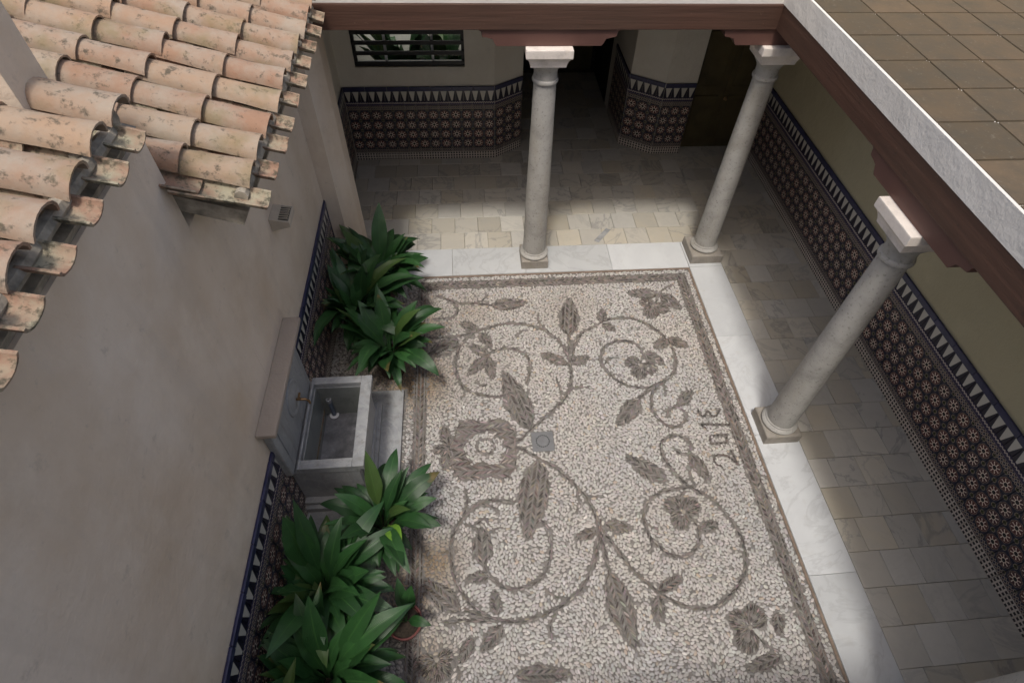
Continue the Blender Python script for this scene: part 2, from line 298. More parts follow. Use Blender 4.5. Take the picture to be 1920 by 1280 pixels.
STEMS=[[0.05,[[0.353,2.801],[0.513,2.934],[0.647,3.056],[0.766,3.156],[0.872,3.259],[0.952,3.386],[0.998,3.538],[1.006,3.657],[1.004,3.759]]],[0.05,[[1.004,3.759],[0.988,3.885],[0.94,4.038],[0.852,4.153],[0.743,4.249],[0.61,4.302],[0.458,4.338],[0.285,4.332],[0.129,4.284],[-0.027,4.215],[-0.147,4.08],[-0.207,3.935],[-0.231,3.772],[-0.212,3.632],[-0.159,3.512],[-0.067,3.421],[0.055,3.372],[0.193,3.343],[0.32,3.372]]],[0.045,[[0.513,3.519],[0.562,3.644],[0.57,3.785],[0.522,3.892],[0.428,3.961],[0.314,3.985],[0.196,3.953],[0.11,3.885]]],[0.04,[[-0.026,4.226],[-0.245,4.183],[-0.528,4.178]]],[0.045,[[1.028,3.758],[1.057,3.839],[1.106,4.007],[1.214,4.155],[1.348,4.237],[1.465,4.304],[1.491,4.321],[1.676,4.358],[1.848,4.329],[1.988,4.236],[2.086,4.127],[2.158,3.99],[2.196,3.835],[2.171,3.669],[2.11,3.529],[1.985,3.428],[1.854,3.358],[1.723,3.28],[1.653,3.219]]],[0.04,[[1.987,3.438],[1.807,3.365],[1.662,3.374],[1.529,3.436],[1.435,3.541],[1.373,3.655],[1.362,3.779],[1.409,3.903],[1.5,3.984],[1.626,4.014],[1.742,3.992],[1.826,3.9],[1.845,3.792]]],[0.04,[[1.888,3.366],[1.835,3.311],[1.789,3.182],[1.783,3.054],[1.835,2.943],[1.912,2.877],[2.005,2.879],[2.085,2.945],[2.109,3.033],[2.077,3.09],[2.001,3.104],[1.929,3.072],[1.924,3.018]]],[0.035,[[-0.416,4.819],[-0.275,4.739],[-0.17,4.684],[0.023,4.674],[0.233,4.631]]],[0.035,[[-0.257,4.713],[-0.197,4.626],[-0.207,4.532],[-0.294,4.456],[-0.465,4.454]]],[0.04,[[1.052,4.131],[1.03,3.947],[1.004,3.739]]],[0.04,[[1.888,2.639],[1.923,2.592],[1.985,2.562],[2.049,2.602],[2.064,2.679],[2.012,2.748],[1.923,2.774],[1.82,2.741],[1.768,2.673],[1.76,2.571],[1.782,2.494],[1.822,2.381],[1.879,2.292],[1.929,2.23]]],[0.045,[[1.929,2.23],[1.994,2.178],[2.087,2.114],[2.15,2.03],[2.198,1.937],[2.242,1.835],[2.267,1.717],[2.261,1.603],[2.233,1.489],[2.164,1.377],[2.06,1.28],[1.946,1.206],[1.825,1.165],[1.708,1.17],[1.599,1.205],[1.512,1.248],[1.428,1.31],[1.347,1.391],[1.267,1.483],[1.191,1.606],[1.131,1.721],[1.077,1.818],[1.058,1.889]]],[0.042,[[1.961,2.222],[1.802,2.215],[1.687,2.2],[1.575,2.15],[1.487,2.077],[1.438,1.981],[1.435,1.894],[1.45,1.797],[1.488,1.732],[1.553,1.656],[1.623,1.605],[1.713,1.593],[1.809,1.637],[1.878,1.714],[1.907,1.817],[1.891,1.893],[1.842,1.951]]],[0.05,[[0.347,2.749],[0.445,2.698],[0.56,2.602],[0.685,2.52],[0.793,2.404],[0.886,2.279],[0.964,2.148],[1.006,2.012],[1.014,1.903],[0.991,1.8],[0.978,1.784],[0.943,1.665],[0.874,1.522],[0.797,1.414],[0.676,1.322],[0.552,1.259],[0.414,1.212],[0.289,1.187],[0.167,1.191],[0.075,1.208],[-0.017,1.25],[-0.108,1.319],[-0.191,1.416],[-0.246,1.512],[-0.282,1.638],[-0.29,1.756],[-0.294,1.843],[-0.26,1.964],[-0.197,2.055],[-0.123,2.136],[-0.037,2.197],[0.07,2.22],[0.176,2.213],[0.292,2.19]]],[0.045,[[0.498,2.016],[0.552,1.937],[0.576,1.83],[0.562,1.709],[0.537,1.625],[0.465,1.515],[0.361,1.457],[0.243,1.433],[0.147,1.454],[0.073,1.516],[0.018,1.577],[-0.008,1.656]]],[0.05,[[0.02,1.228],[-0.091,1.265],[-0.202,1.317]]],[0.035,[[0.037,1.204],[-0.167,1.225],[-0.361,1.215]]],[0.035,[[1.029,1.906],[1.034,1.843],[0.992,1.752],[0.914,1.558]]],[0.035,[[1.031,1.885],[1.028,1.75],[1.039,1.5]]],[0.07,[[1.027,1.956],[1.027,1.892],[1.028,1.807]]],[0.03,[[2.105,0.972],[2.176,0.872],[2.267,0.807]]]]
TENDRILS=[[0.026,[[0.738,4.456],[0.735,4.341],[0.792,4.224],[0.865,4.119]]],[0.026,[[0.478,4.164],[0.516,4.217],[0.595,4.239]]],[0.026,[[0.841,3.508],[0.868,3.41],[0.859,3.278]]],[0.026,[[0.95,3.367],[1.037,3.419],[1.147,3.402]]],[0.026,[[-0.159,3.493],[-0.137,3.416],[-0.178,3.344]]],[0.026,[[0.024,4.686],[0.096,4.719],[0.17,4.801]]],[0.026,[[-0.008,3.551],[0.044,3.49],[0.084,3.501]]],[0.026,[[1.389,4.034],[1.416,3.946]]],[0.026,[[1.401,3.715],[1.436,3.771],[1.497,3.782]]],[0.026,[[1.978,3.399],[1.957,3.246]]],[0.026,[[2.428,4.847],[2.273,4.752],[2.15,4.547]]],[0.026,[[1.845,3.792],[1.804,3.722],[1.784,3.671]]],[0.026,[[1.447,1.925],[1.498,1.868],[1.565,1.836]]],[0.026,[[1.453,1.766],[1.45,1.704],[1.406,1.626]]],[0.026,[[1.976,2.358],[1.976,2.298],[1.996,2.225]]],[0.026,[[1.87,2.175],[1.819,2.133],[1.815,2.054]]],[0.026,[[-0.16,2.33],[-0.141,2.238],[-0.17,2.118]]],[0.026,[[-0.005,2.194],[0.088,2.154],[0.147,2.084]]],[0.026,[[0.931,2.218],[1.014,2.19],[1.113,2.194]]],[0.026,[[0.875,2.28],[0.874,2.166],[0.844,2.067]]],[0.026,[[-0.043,2.022],[0.01,2.062],[0.044,2.0]]],[0.026,[[-0.147,2.003],[-0.066,1.971],[-0.016,1.894],[0.056,1.931],[0.119,1.958]]],[0.026,[[0.492,1.4],[0.564,1.349],[0.669,1.336]]],[0.026,[[0.538,1.216],[0.491,1.141],[0.497,1.038]]],[0.026,[[-0.272,0.936],[-0.238,0.878],[-0.243,0.793]]]]
NUMERALS=[[0.03,[[2.254,3.069],[2.258,3.0],[2.297,2.979],[2.356,3.035],[2.373,2.974],[2.421,2.971],[2.482,3.045]]],[0.03,[[2.217,2.883],[2.516,2.86]]],[0.03,[[2.217,2.883],[2.286,2.826]]],[0.03,[[2.288,2.746],[2.452,2.746],[2.441,2.658],[2.267,2.656],[2.288,2.746]]],[0.03,[[2.324,2.405],[2.258,2.437],[2.255,2.493],[2.305,2.534],[2.383,2.519],[2.428,2.475],[2.466,2.42]]],[0.03,[[2.466,2.42],[2.45,2.562]]]]
LEAVES=[[0.215,4.628,0.616,4.654,0.091],[1.046,4.131,1.142,4.699,0.112],[0.982,3.72,0.713,3.891,0.062],[1.026,3.737,1.226,3.798,0.056],[0.025,4.245,-0.158,4.395,0.055],[0.058,4.221,0.165,3.997,0.055],[0.119,3.905,-0.057,4.053,0.06],[0.118,3.874,0.167,3.579,0.056],[0.118,3.874,-0.093,3.644,0.063],[0.499,2.943,0.284,3.661,0.129],[-0.188,4.136,-0.524,3.912,0.107],[2.225,4.712,1.853,4.749,0.077],[2.26,4.702,2.439,4.458,0.084],[1.456,4.3,1.51,4.509,0.052],[1.465,4.27,1.588,4.178,0.046],[2.18,4.01,2.375,3.889,0.062],[2.166,3.989,1.989,3.901,0.06],[1.858,3.813,2.043,3.666,0.073],[1.663,3.227,1.389,2.92,0.083],[2.073,3.123,2.245,3.295,0.056],[1.734,2.302,1.397,2.577,0.085],[2.03,2.553,2.136,2.28,0.067],[1.923,1.816,2.093,1.862,0.043],[1.086,1.93,1.295,1.861,0.053],[0.547,2.591,0.372,1.84,0.138],[-0.023,1.658,-0.024,1.979,0.081],[0.987,1.868,0.798,1.824,0.043],[-0.312,2.793,-0.357,3.024,0.045],[-0.296,2.786,-0.463,2.759,0.048],[-0.318,2.762,-0.346,2.554,0.047],[-0.226,1.297,-0.52,1.561,0.078],[0.077,1.252,0.059,1.433,0.042],[0.105,1.163,-0.055,0.999,0.056],[-0.129,1.088,-0.237,0.929,0.045],[0.022,1.558,-0.168,1.548,0.042],[0.193,0.812,0.611,0.79,0.061],[1.039,1.5,1.139,0.917,0.106],[1.424,1.327,1.649,1.43,0.043],[1.418,1.288,1.356,1.089,0.051],[2.264,0.774,1.975,0.704,0.047],[2.362,1.083,2.315,0.921,0.044]]
FLOWERS=[[[2.116,4.519],[[2.009,4.616],[2.052,4.36],[2.273,4.455]]],[[1.781,3.655],[[1.656,3.737],[1.724,3.509],[1.922,3.591]]],[[1.814,1.987],[[1.687,2.091],[1.947,2.072],[1.725,1.857]]],[[-0.406,0.963],[[-0.546,0.918],[-0.457,0.825],[-0.343,0.839],[-0.299,0.978]]],[[2.098,0.994],[[1.974,1.091],[2.21,1.131],[2.003,0.844]]]]
POMEGRANATE=[[[-0.184,3.053],[-0.107,3.089],[-0.004,3.055],[0.089,3.042],[0.173,3.078],[0.265,3.045],[0.324,2.973],[0.344,2.859],[0.33,2.756],[0.34,2.667],[0.32,2.545],[0.258,2.464],[0.19,2.422],[0.104,2.457],[0.017,2.457],[-0.092,2.441],[-0.19,2.442],[-0.243,2.511],[-0.275,2.61],[-0.263,2.695],[-0.296,2.786],[-0.25,2.872],[-0.225,2.989]],[[-0.091,2.849],[-0.021,2.896],[0.072,2.923],[0.127,2.88],[0.193,2.83],[0.233,2.75],[0.207,2.689],[0.146,2.606],[0.101,2.596],[0.002,2.634],[-0.065,2.602],[-0.118,2.711],[-0.138,2.775]]]
# ------------------------------------------------------------------ MOSAIC FLOOR
mosaic=MB().box(-1.548,2.708,-.5,5.120,-.12,-.002).obj('courtyard_floor',M['mortar']); tag(mosaic,kind='structure')
for a in ((2.708,2.732,-.5,5.144,-.1,.006),(-1.548,2.708,5.120,5.144,-.1,.006)): MB().box(*a).obj('edging_strip',M['edging'],mosaic,bevel=.003)
ghost=[]            # points that the white pebbles keep clear of
K8=10
ang8=np.arange(K8)*2*PI/K8
def domes(name,C,Rad,H,tint,mat,parent,seg):
    """C (n,2) centres, Rad (n,seg) radii per direction, H (n,) heights -> one mesh of little domes"""
    n=len(C); th=np.arange(seg)*2*PI/seg; u=np.stack([np.cos(th),np.sin(th)],-1)
    r0=C[:,None,:]+u[None]*Rad[:,:,None]; r1=C[:,None,:]+u[None]*Rad[:,:,None]*.86; r2=C[:,None,:]+u[None]*Rad[:,:,None]*.42
    v=np.zeros((n,3*seg+1,3)); v[:,:seg,:2]=r0; v[:,:seg,2]=-.004
    v[:,seg:2*seg,:2]=r1; v[:,seg:2*seg,2]=H[:,None]*.72; v[:,2*seg:3*seg,:2]=r2; v[:,2*seg:3*seg,2]=H[:,None]*.95
    v[:,3*seg,:2]=C; v[:,3*seg,2]=H
    k=np.arange(seg); k1=(k+1)%seg; st=3*seg+1
    q=np.concatenate([np.stack([k,k1,seg+k1,seg+k],-1),np.stack([seg+k,seg+k1,2*seg+k1,2*seg+k],-1)])
    t=np.stack([2*seg+k,2*seg+k1,np.full(seg,3*seg)],-1)
    off=(np.arange(n)*st)[:,None,None]; Q=(q[None]+off).reshape(n,-1); T=(t[None]+off).reshape(n,-1)
    loops=np.concatenate([Q,T],1).ravel(); sizes=np.tile(np.r_[np.full(2*seg,4),np.full(seg,3)],n)
    me=bpy.data.meshes.new(name); me.vertices.add(n*st); me.vertices.foreach_set('co',v.ravel().astype(np.float32))
    me.loops.add(len(loops)); me.loops.foreach_set('vertex_index',loops.astype(np.int32))
    me.polygons.add(len(sizes)); me.polygons.foreach_set('loop_start',np.r_[0,np.cumsum(sizes)[:-1]].astype(np.int32))
    me.update(calc_edges=True); me.polygons.foreach_set('use_smooth',np.ones(len(sizes),dtype=bool))
    ca=me.color_attributes.new('tint','FLOAT_COLOR','POINT'); cc=np.ones((n,st,4),np.float32); cc[:,:,:3]=tint[:,None,:]
    ca.data.foreach_set('color',cc.ravel()); me.materials.append(mat); me.update()
    return link(bpy.data.objects.new(name,me),parent)
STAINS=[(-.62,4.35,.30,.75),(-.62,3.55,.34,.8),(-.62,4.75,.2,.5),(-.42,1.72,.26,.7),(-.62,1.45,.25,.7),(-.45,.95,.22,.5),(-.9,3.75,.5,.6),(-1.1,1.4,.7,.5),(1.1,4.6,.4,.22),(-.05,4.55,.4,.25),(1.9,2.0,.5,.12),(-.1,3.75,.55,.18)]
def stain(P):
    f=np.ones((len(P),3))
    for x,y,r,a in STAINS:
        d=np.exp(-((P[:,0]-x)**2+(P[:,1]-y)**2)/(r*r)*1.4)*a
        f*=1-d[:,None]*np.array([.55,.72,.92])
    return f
EXP=[]
chips=[]            # (x,y,dx,dy,halflen,halfwid)
def chip(x,y,a,hl=.027,hw=.0056):
    a+=jit(.10); x+=jit(.0015); y+=jit(.0015); chips.append((x,y,math.cos(a),math.sin(a),hl*random.uniform(.8,1.1),hw*random.uniform(.85,1.15)))
def flush(name,base=(.148,.138,.130)):
    global chips
    if not chips: return
    A=np.array(chips); chips=[]; n=len(A); seg=8; th=np.arange(seg)*2*PI/seg
    phi=np.arctan2(A[:,3],A[:,2]); t=th[None]-phi[:,None]
    Rd=1/np.sqrt((np.cos(t)/A[:,4:5])**2+(np.sin(t)/A[:,5:6])**2)
    # polygon directions follow the chip: build in rotated frame for a clean sliver
    tl=th; ex=np.cos(tl)[None]*A[:,4:5]; ey=np.sin(tl)[None]*A[:,5:6]
    wx=ex*A[:,2:3]-ey*A[:,3:4]; wy=ex*A[:,3:4]+ey*A[:,2:3]
    C=A[:,:2]; st=3*seg+1; v=np.zeros((n,st,3)); H=rng.uniform(.005,.010,n)
    for i,(s_,z) in enumerate(((1,None),(.82,.75),(.45,.97))):
        v[:,i*seg:(i+1)*seg,0]=C[:,0:1]+wx*s_; v[:,i*seg:(i+1)*seg,1]=C[:,1:2]+wy*s_; v[:,i*seg:(i+1)*seg,2]=-.004 if z is None else (H*z)[:,None]
    v[:,3*seg,:2]=C; v[:,3*seg,2]=H
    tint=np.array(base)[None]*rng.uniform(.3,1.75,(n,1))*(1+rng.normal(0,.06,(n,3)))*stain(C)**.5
    light=rng.random(n)<.12; tint[light]*=1.5
    k=np.arange(seg); k1=(k+1)%seg
    q=np.concatenate([np.stack([k,k1,seg+k1,seg+k],-1),np.stack([seg+k,seg+k1,2*seg+k1,2*seg+k],-1)]); tr=np.stack([2*seg+k,2*seg+k1,np.full(seg,3*seg)],-1)
    off=(np.arange(n)*st)[:,None,None]; loops=np.concatenate([(q[None]+off).reshape(n,-1),(tr[None]+off).reshape(n,-1)],1).ravel()
    sizes=np.tile(np.r_[np.full(2*seg,4),np.full(seg,3)],n)
    me=bpy.data.meshes.new(name); me.vertices.add(n*st); me.vertices.foreach_set('co',v.ravel().astype(np.float32))
    me.loops.add(len(loops)); me.loops.foreach_set('vertex_index',loops.astype(np.int32)); me.polygons.add(len(sizes))
    me.polygons.foreach_set('loop_start',np.r_[0,np.cumsum(sizes)[:-1]].astype(np.int32)); me.update(calc_edges=True)
    me.polygons.foreach_set('use_smooth',np.ones(len(sizes),dtype=bool))
    ca=me.color_attributes.new('tint','FLOAT_COLOR','POINT'); cc=np.ones((n,st,4),np.float32); cc[:,:,:3]=tint[:,None,:]; ca.data.foreach_set('color',cc.ravel())
    me.materials.append(M['slate']); me.update(); o=link(bpy.data.objects.new(name,me),mosaic); o['kind']='stuff'
    for s_ in (-.75,-.25,.25,.75): ghost.extend((A[:,:2]+A[:,2:4]*A[:,4:5]*s_).tolist())
def inpoly(x,y,P):
    c=False; j=len(P)-1
    for i in range(len(P)):
        if (P[i][1]>y)!=(P[j][1]>y) and x<(P[j][0]-P[i][0])*(y-P[i][1])/(P[j][1]-P[i][1])+P[i][0]: c=not c
        j=i
    return c
def herring(P,o,ax,sw=.046,tilt=34,hole=None,pitch=.026,outline=True):
    """fill polygon with chevrons of slivers about the axis through o"""
    ax=Vector(ax).normalized(); nx=Vector((-ax.y,ax.x)); o=Vector(o); a0=math.atan2(ax.y,ax.x)
    EXP.append((P,hole))
    us=[(Vector(p)-o).dot(ax) for p in P]; vs=[(Vector(p)-o).dot(nx) for p in P]
    for j in range(int(min(vs)//sw)-1,int(max(vs)//sw)+2):
        vc=(j+.5)*sw; sg=1 if j%2==0 else -1
        if j<0: sg=1 if (-j-1)%2!=0 else -1
        u=min(us)+(jit(.01))
        while u<max(us):
            c=o+ax*u+nx*vc
            if inpoly(c.x,c.y,P) and not (hole and inpoly(c.x,c.y,hole)): chip(c.x,c.y,a0+sg*R(tilt),.62*sw/math.sin(R(tilt))*.62,.0074)
            u+=pitch
    if outline:
        for i in range(len(P)):
            a=Vector(P[i]); b=Vector(P[(i+1)%len(P)]); L=(b-a).length; k=max(1,int(L/.052))
            for q in range(k):
                c=a.lerp(b,(q+.5)/k); chip(c.x,c.y,math.atan2(b.y-a.y,b.x-a.x),L/k*.5,.0062)
def catmull(P,step=.02):
    P=[Vector(p) for p in P]; Q=[P[0]*2-P[1]]+P+[P[-1]*2-P[-2]]; out=[]
    for i in range(1,len(Q)-2):
        n_=max(2,int((Q[i+1]-Q[i]).length/step))
        for k in range(n_):
            t=k/n_; out.append(.5*((2*Q[i])+(Q[i+1]-Q[i-1])*t+(2*Q[i-1]-5*Q[i]+4*Q[i+1]-Q[i+2])*t*t+(3*Q[i]-Q[i-1]-3*Q[i+1]+Q[i+2])*t**3))
    out.append(P[-1]); return out
def stem(P,w_,name):
    C=catmull(P); rows=max(1,round(w_/.0225)); L=.054
    cum=[0.]
    for a,b in zip(C,C[1:]): cum.append(cum[-1]+(b-a).length)
    def at(s):
        s=min(max(s,0),cum[-1]-1e-5); i=int(np.searchsorted(cum,s,'right'))-1; i=min(i,len(C)-2); t=(s-cum[i])/max(1e-6,cum[i+1]-cum[i]); p=C[i].lerp(C[i+1],t); d=(C[i+1]-C[i]).normalized(); return p,d
    for r_ in range(rows):
        off=(r_-(rows-1)/2)*.0140; s=L*(.5 if r_%2 else 0)+jit(.01)
        while s<cum[-1]:
            p,d=at(s); c=p+Vector((-d.y,d.x))*off; chip(c.x,c.y,math.atan2(d.y,d.x)+R(7)*(1 if r_%2 else -1),.027,.0066); s+=L
    flush(name)
def leafpoly(b,t,hw,n=14):
    b=Vector(b);t=Vector(t);ax=(t-b); L=ax.length; ax/=L; nx=Vector((-ax.y,ax.x)); r=[];l=[]
    for i in range(n+1):
        s=i/n; wv=hw*(math.sin(PI*s**.82)**.85 if 0<s<1 else 0); p=b+ax*(L*s); r.append(tuple(p+nx*wv)); l.append(tuple(p-nx*wv))
    return l+r[::-1][1:-1],ax
for w_,P in STEMS: stem(P,w_,'scroll_stem')
for w_,P in TENDRILS: stem(P,.024,'tendril')
def numeral(P):
    C=catmull(P,.006) if len(P)>2 and len(P)!=5 else [Vector(P[0]).lerp(Vector(P[-1]),t/20) for t in range(21)] if len(P)==2 else [Vector(a_).lerp(Vector(b_),t/8) for a_,b_ in zip(P,P[1:]) for t in range(8)]
    acc=0.
    for a,b in zip(C,C[1:]):
        acc+=(b-a).length
        if acc>.027:
            acc=0.; d=b-a; chip(b.x,b.y,math.atan2(d.y,d.x),.0165,.0098)
    flush('numeral',(.085,.076,.07))
for w_,P in NUMERALS: numeral(P)
for bx,by,tx,ty,hw in LEAVES:
    P,ax=leafpoly((bx,by),(tx,ty),hw*.94); herring(P,(bx,by),ax,.036 if hw<.07 else .046,32 if hw<.07 else 34); flush('leaf_motif',(.152,.142,.132))
for c,tips in FLOWERS:
    for t in tips:
        d=Vector(t)-Vector(c); L=d.length; a0=math.atan2(d.y,d.x); ctr=Vector(c)+d*.56; rad=L*.46
        for ringr in (.45,.8,1.0):
            k=max(5,int(2*PI*rad*ringr/(.016)));
            for q in range(k):
                th=2*PI*q/k; p=ctr+Vector((math.cos(th)*rad*ringr*1.0,math.sin(th)*rad*ringr))
                dd=p-Vector(c)
                if dd.length<.035: continue
                chip(p.x,p.y,math.atan2(dd.y,dd.x),.020,.0055)
    flush('flower_motif',(.15,.14,.13))
    MB().lathe([(.02,-.004),(.017,.008),(.004,.011)],10,(c[0],c[1],0)).obj('flower_centre',M['plinth'],mosaic,smooth=True); ghost.append(tuple(c))
hc=np.mean(np.array(POMEGRANATE[1]),0); POMEGRANATE[1]=[tuple(hc+(np.array(v)-hc)*1.22) for v in POMEGRANATE[1]]
herring(POMEGRANATE[0],(.2,2.68),(1,0),.050,30,POMEGRANATE[1]); 
hp=POMEGRANATE[1]
for i in range(len(hp)):
    a=Vector(hp[i]); b=Vector(hp[(i+1)%len(hp)]); c=a.lerp(b,.5); chip(c.x,c.y,math.atan2(b.y-a.y,b.x-a.x),(b-a).length*.5,.006)
hc=Vector((sum(p[0] for p in hp)/len(hp),sum(p[1] for p in hp)/len(hp)))
for cx,cy,rr in ((.0,.03,.085),):
    k=int(2*PI*rr/.042)
    for q in range(k):
        th=2*PI*q/k; chip(hc.x+cx+rr*math.cos(th),hc.y+cy+rr*math.sin(th),th+PI/2,.018,.005)
flush('pomegranate_motif',(.16,.143,.135))
# border bands of chevrons
def bandfill(x0,x1,y0,y1,ax):
    P=[(x0,y0),(x1,y0),(x1,y1),(x0,y1)]; o=((x0+x1)/2,(y0+y1)/2); herring(P,o,ax,.038,36,None,.025,True); flush('border_band',(.155,.138,.126))
bandfill(-.54,2.53,4.935,5.045,(1,0)); bandfill(2.53,2.633,-.2,5.045,(0,1)); bandfill(-.645,-.54,-.2,5.045,(0,1))
# drain in the middle of the floor
dr=empty('floor_drain',(.61,2.792,0)); tag(dr,'square grey drain plate with ring of slots in the pebble floor','drain')
MB().box(-.107,.107,-.107,.107,-.01,.010).obj('plate',M['drain'],dr,bevel=.003)
MB().lathe([(.058,.009),(.056,.0135),(.002,.015)],32).obj('lid',M['drain'],dr,smooth=True)
s_=MB()
for k in range(20):
    a=2*PI*k/20; c=(.064*math.cos(a),.064*math.sin(a)); s_.prism([(c[0]+.0062*math.cos(a+q),c[1]+.0062*math.sin(a+q)) for q in (0,PI/2,PI,1.5*PI)],.0095,.0150)
s_.obj('slot_ring',M['black'],dr)
for i in range(9):
    for j in range(9): ghost.append((.61-.100+.2*i/8,2.792-.1+.2*j/8))
# white pebbles: tight packing from a relaxed jittered lattice
sp=.0305
gx=np.arange(-1.54,2.71,sp); gy=np.arange(-.22,5.125,sp*.9)
X,Y=np.meshgrid(gx,gy); X=X+(np.arange(len(gy))%2)[:,None]*sp*.5
S=np.stack([X.ravel(),Y.ravel()],-1); S+=rng.uniform(-.46,.46,S.shape)*sp
ph=S*9.0; S+=np.stack([np.sin(ph[:,1]*1.3+np.sin(ph[:,0])),np.cos(ph[:,0]*1.1+np.sin(ph[:,1]*.7))],-1)*.007
inside=(S[:,0]>-1.535)&(S[:,0]<2.703)&(S[:,1]<5.112)
inside&=~((S[:,0]<-.742)&(S[:,1]>1.93)&(S[:,1]<3.485))
S=S[inside]
def inside_np(S,P):
    c=np.zeros(len(S),bool); j=len(P)-1; x,y=S[:,0],S[:,1]
    for i in range(len(P)):
        xi,yi=P[i][:2]; xj,yj=P[j][:2]
        if yi!=yj: c^=((yi>y)!=(yj>y))&(x<(xj-xi)*(y-yi)/(yj-yi)+xi)
        j=i
    return c
ok=np.ones(len(S),bool)
for P,hole in EXP:
    c=inside_np(S,P)
    if hole: c&=~inside_np(S,hole)
    ok&=~c
S=S[ok]; G=np.array(ghost)
kd=kdtree.KDTree(len(G))
for i,g in enumerate(G): kd.insert((g[0],g[1],0),i)
kd.balance(); dist=np.array([kd.find((x,y,0))[2] for x,y in S]); S=S[dist>.0125]
edge=[]   # mirror points along the frame keep the outermost pebbles inside it
for y in np.arange(-.25,5.13,.02): edge.append((2.72,y))
for x in np.arange(-1.55,2.72,.02): edge.append((x,5.132))
for y in np.arange(1.9,3.5,.02): edge.append((-.735,y))
A=np.concatenate([S,G,np.array(edge)]); kd=kdtree.KDTree(len(A))
for i,g in enumerate(A): kd.insert((g[0],g[1],0),i)
kd.balance(); NN=13
idx=np.array([[q[1] for q in kd.find_n((x,y,0),NN)] for x,y in S])[:,1:]
d=A[idx]-S[:,None,:]
# local direction in which the pebbles were laid
fi=np.sin(S[:,0]*5.1+2*np.sin(S[:,1]*3.3))*1.6+np.cos(S[:,1]*4.7+1.5*np.sin(S[:,0]*2.9))*1.6+rng.normal(0,.45,len(S))
ca,sa=np.cos(fi),np.sin(fi); st_=1.62
dm=np.stack([(d[...,0]*ca[:,None]+d[...,1]*sa[:,None])/st_,(-d[...,0]*sa[:,None]+d[...,1]*ca[:,None])*st_],-1)
uu=np.stack([np.cos(ang8),np.sin(ang8)],-1)
# world direction -> metric direction
um=np.stack([(uu[None,:,0]*ca[:,None]+uu[None,:,1]*sa[:,None])/st_,(-uu[None,:,0]*sa[:,None]+uu[None,:,1]*ca[:,None])*st_],-1)
dot=np.einsum('nmi,nki->nkm',dm,um); dd=(dm**2).sum(-1)/2
t=np.where(dot>1e-5,dd[:,None,:]/np.maximum(dot,1e-5),9.)
t=np.sort(t,-1); Rr=(t[...,0]**-6+t[...,1]**-6)**(-1/6)      # rounded corners
Rr=np.clip(Rr+.0001,.004,.036); Rr=.7*Rr+.15*(np.roll(Rr,1,1)+np.roll(Rr,-1,1))
n_=len(S); base=np.array([.465,.448,.430]); tint=base*rng.normal(1,.10,(n_,1))*(1+rng.normal(0,.018,(n_,3)))
odd=rng.random(n_); tint[odd<.05]*=.55; tint[(odd>.05)&(odd<.08)]*=np.array([.95,.84,.72]); tint[odd>.94]*=1.18
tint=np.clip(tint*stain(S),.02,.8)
pb=domes('white_pebbles',S,Rr,rng.uniform(.004,.0065,n_),tint,M['pebble'],mosaic,K8); pb['kind']='stuff'

# ------------------------------------------------------------------ GALLERY FLOOR
gal=MB().prism([(-1.63,5.144),(4.42,5.144),(4.42,8.1),(-1.63,8.1)],-.12,-.001).prism([(2.732,-.6),(4.42,-.6),(4.42,5.144),(2.732,5.144)],-.12,-.001).obj('gallery_floor',M['joint'])
tag(gal,kind='structure')
def slab(x0,x1,y0,y1,mat,name,h=.014,g=.0017):
    cx,cy=(x0+x1)/2,(y0+y1)/2; hx,hy=(x1-x0)/2-g,(y1-y0)/2-g; top=h+jit(.0012)
    b=MB(); e=.003; tx,ty=jit(.0012),jit(.0012)
    v=[(-hx,-hy,-.01),(hx,-hy,-.01),(hx,hy,-.01),(-hx,hy,-.01),(-hx,-hy,top-e),(hx,-hy,top-e),(hx,hy,top-e),(-hx,hy,top-e),(-hx+e,-hy+e,top-tx-ty),(hx-e,-hy+e,top+tx-ty),(hx-e,hy-e,top+tx+ty),(-hx+e,hy-e,top-tx+ty)]
    f=[(0,1,5,4),(1,2,6,5),(2,3,7,6),(3,0,4,7),(4,5,9,8),(5,6,10,9),(6,7,11,10),(7,4,8,11),(8,9,10,11)]
    b.add(v,f); me=b.mesh(name,mat,fix=False); return inst(name,me,gal,(cx,cy,0))
for x0,x1 in ((-1.6,-.245),(-.245,.66),(.66,1.75),(1.75,2.732)): slab(x0,x1,5.146,5.625,M['marble_slab'],'marble_slab')
ys=[5.144,4.005,2.72,1.35,.2,-.6]
slab(2.734,3.165,5.146,5.625,M['marble_slab'],'marble_slab')
for a,b in zip(ys,ys[1:]): slab(2.734,3.165,b,a,M['marble_slab'],'marble_slab')
y=5.625; r_=0
while y<8.0:
    h=.311; x=-1.60-(.12 if r_%3==1 else .04 if r_%3==2 else .0)
    while x<3.165:
        x1=x+.303; a=max(x,-1.60); b=min(x1,3.165) if x1<3.10 else 3.165
        if b-a>.05: slab(a,b,y,min(y+h,8.1),M['marble_tile'],'marble_tile')
        x=b if b==3.165 else x1
    y+=h; r_+=1
y=-.6; r_=0
while y<8.0:
    x=3.165-(.09 if r_%2 else 0)
    while x<4.3:
        a=max(x,3.165); b=min(x+.283,4.3)
        if b-a>.03: slab(a,b,y,min(y+.302,8.1),M['marble_tile'],'marble_tile')
        x+=.283
    y+=.302; r_+=1
vs=MB().prism([(1.60,5.70),(1.655,5.655),(1.86,5.905),(1.80,5.935)],.0155,.0185).obj('dark_marble_patch',M['basin'],gal); vs['label']='dark grey diagonal strip in the pale marble'

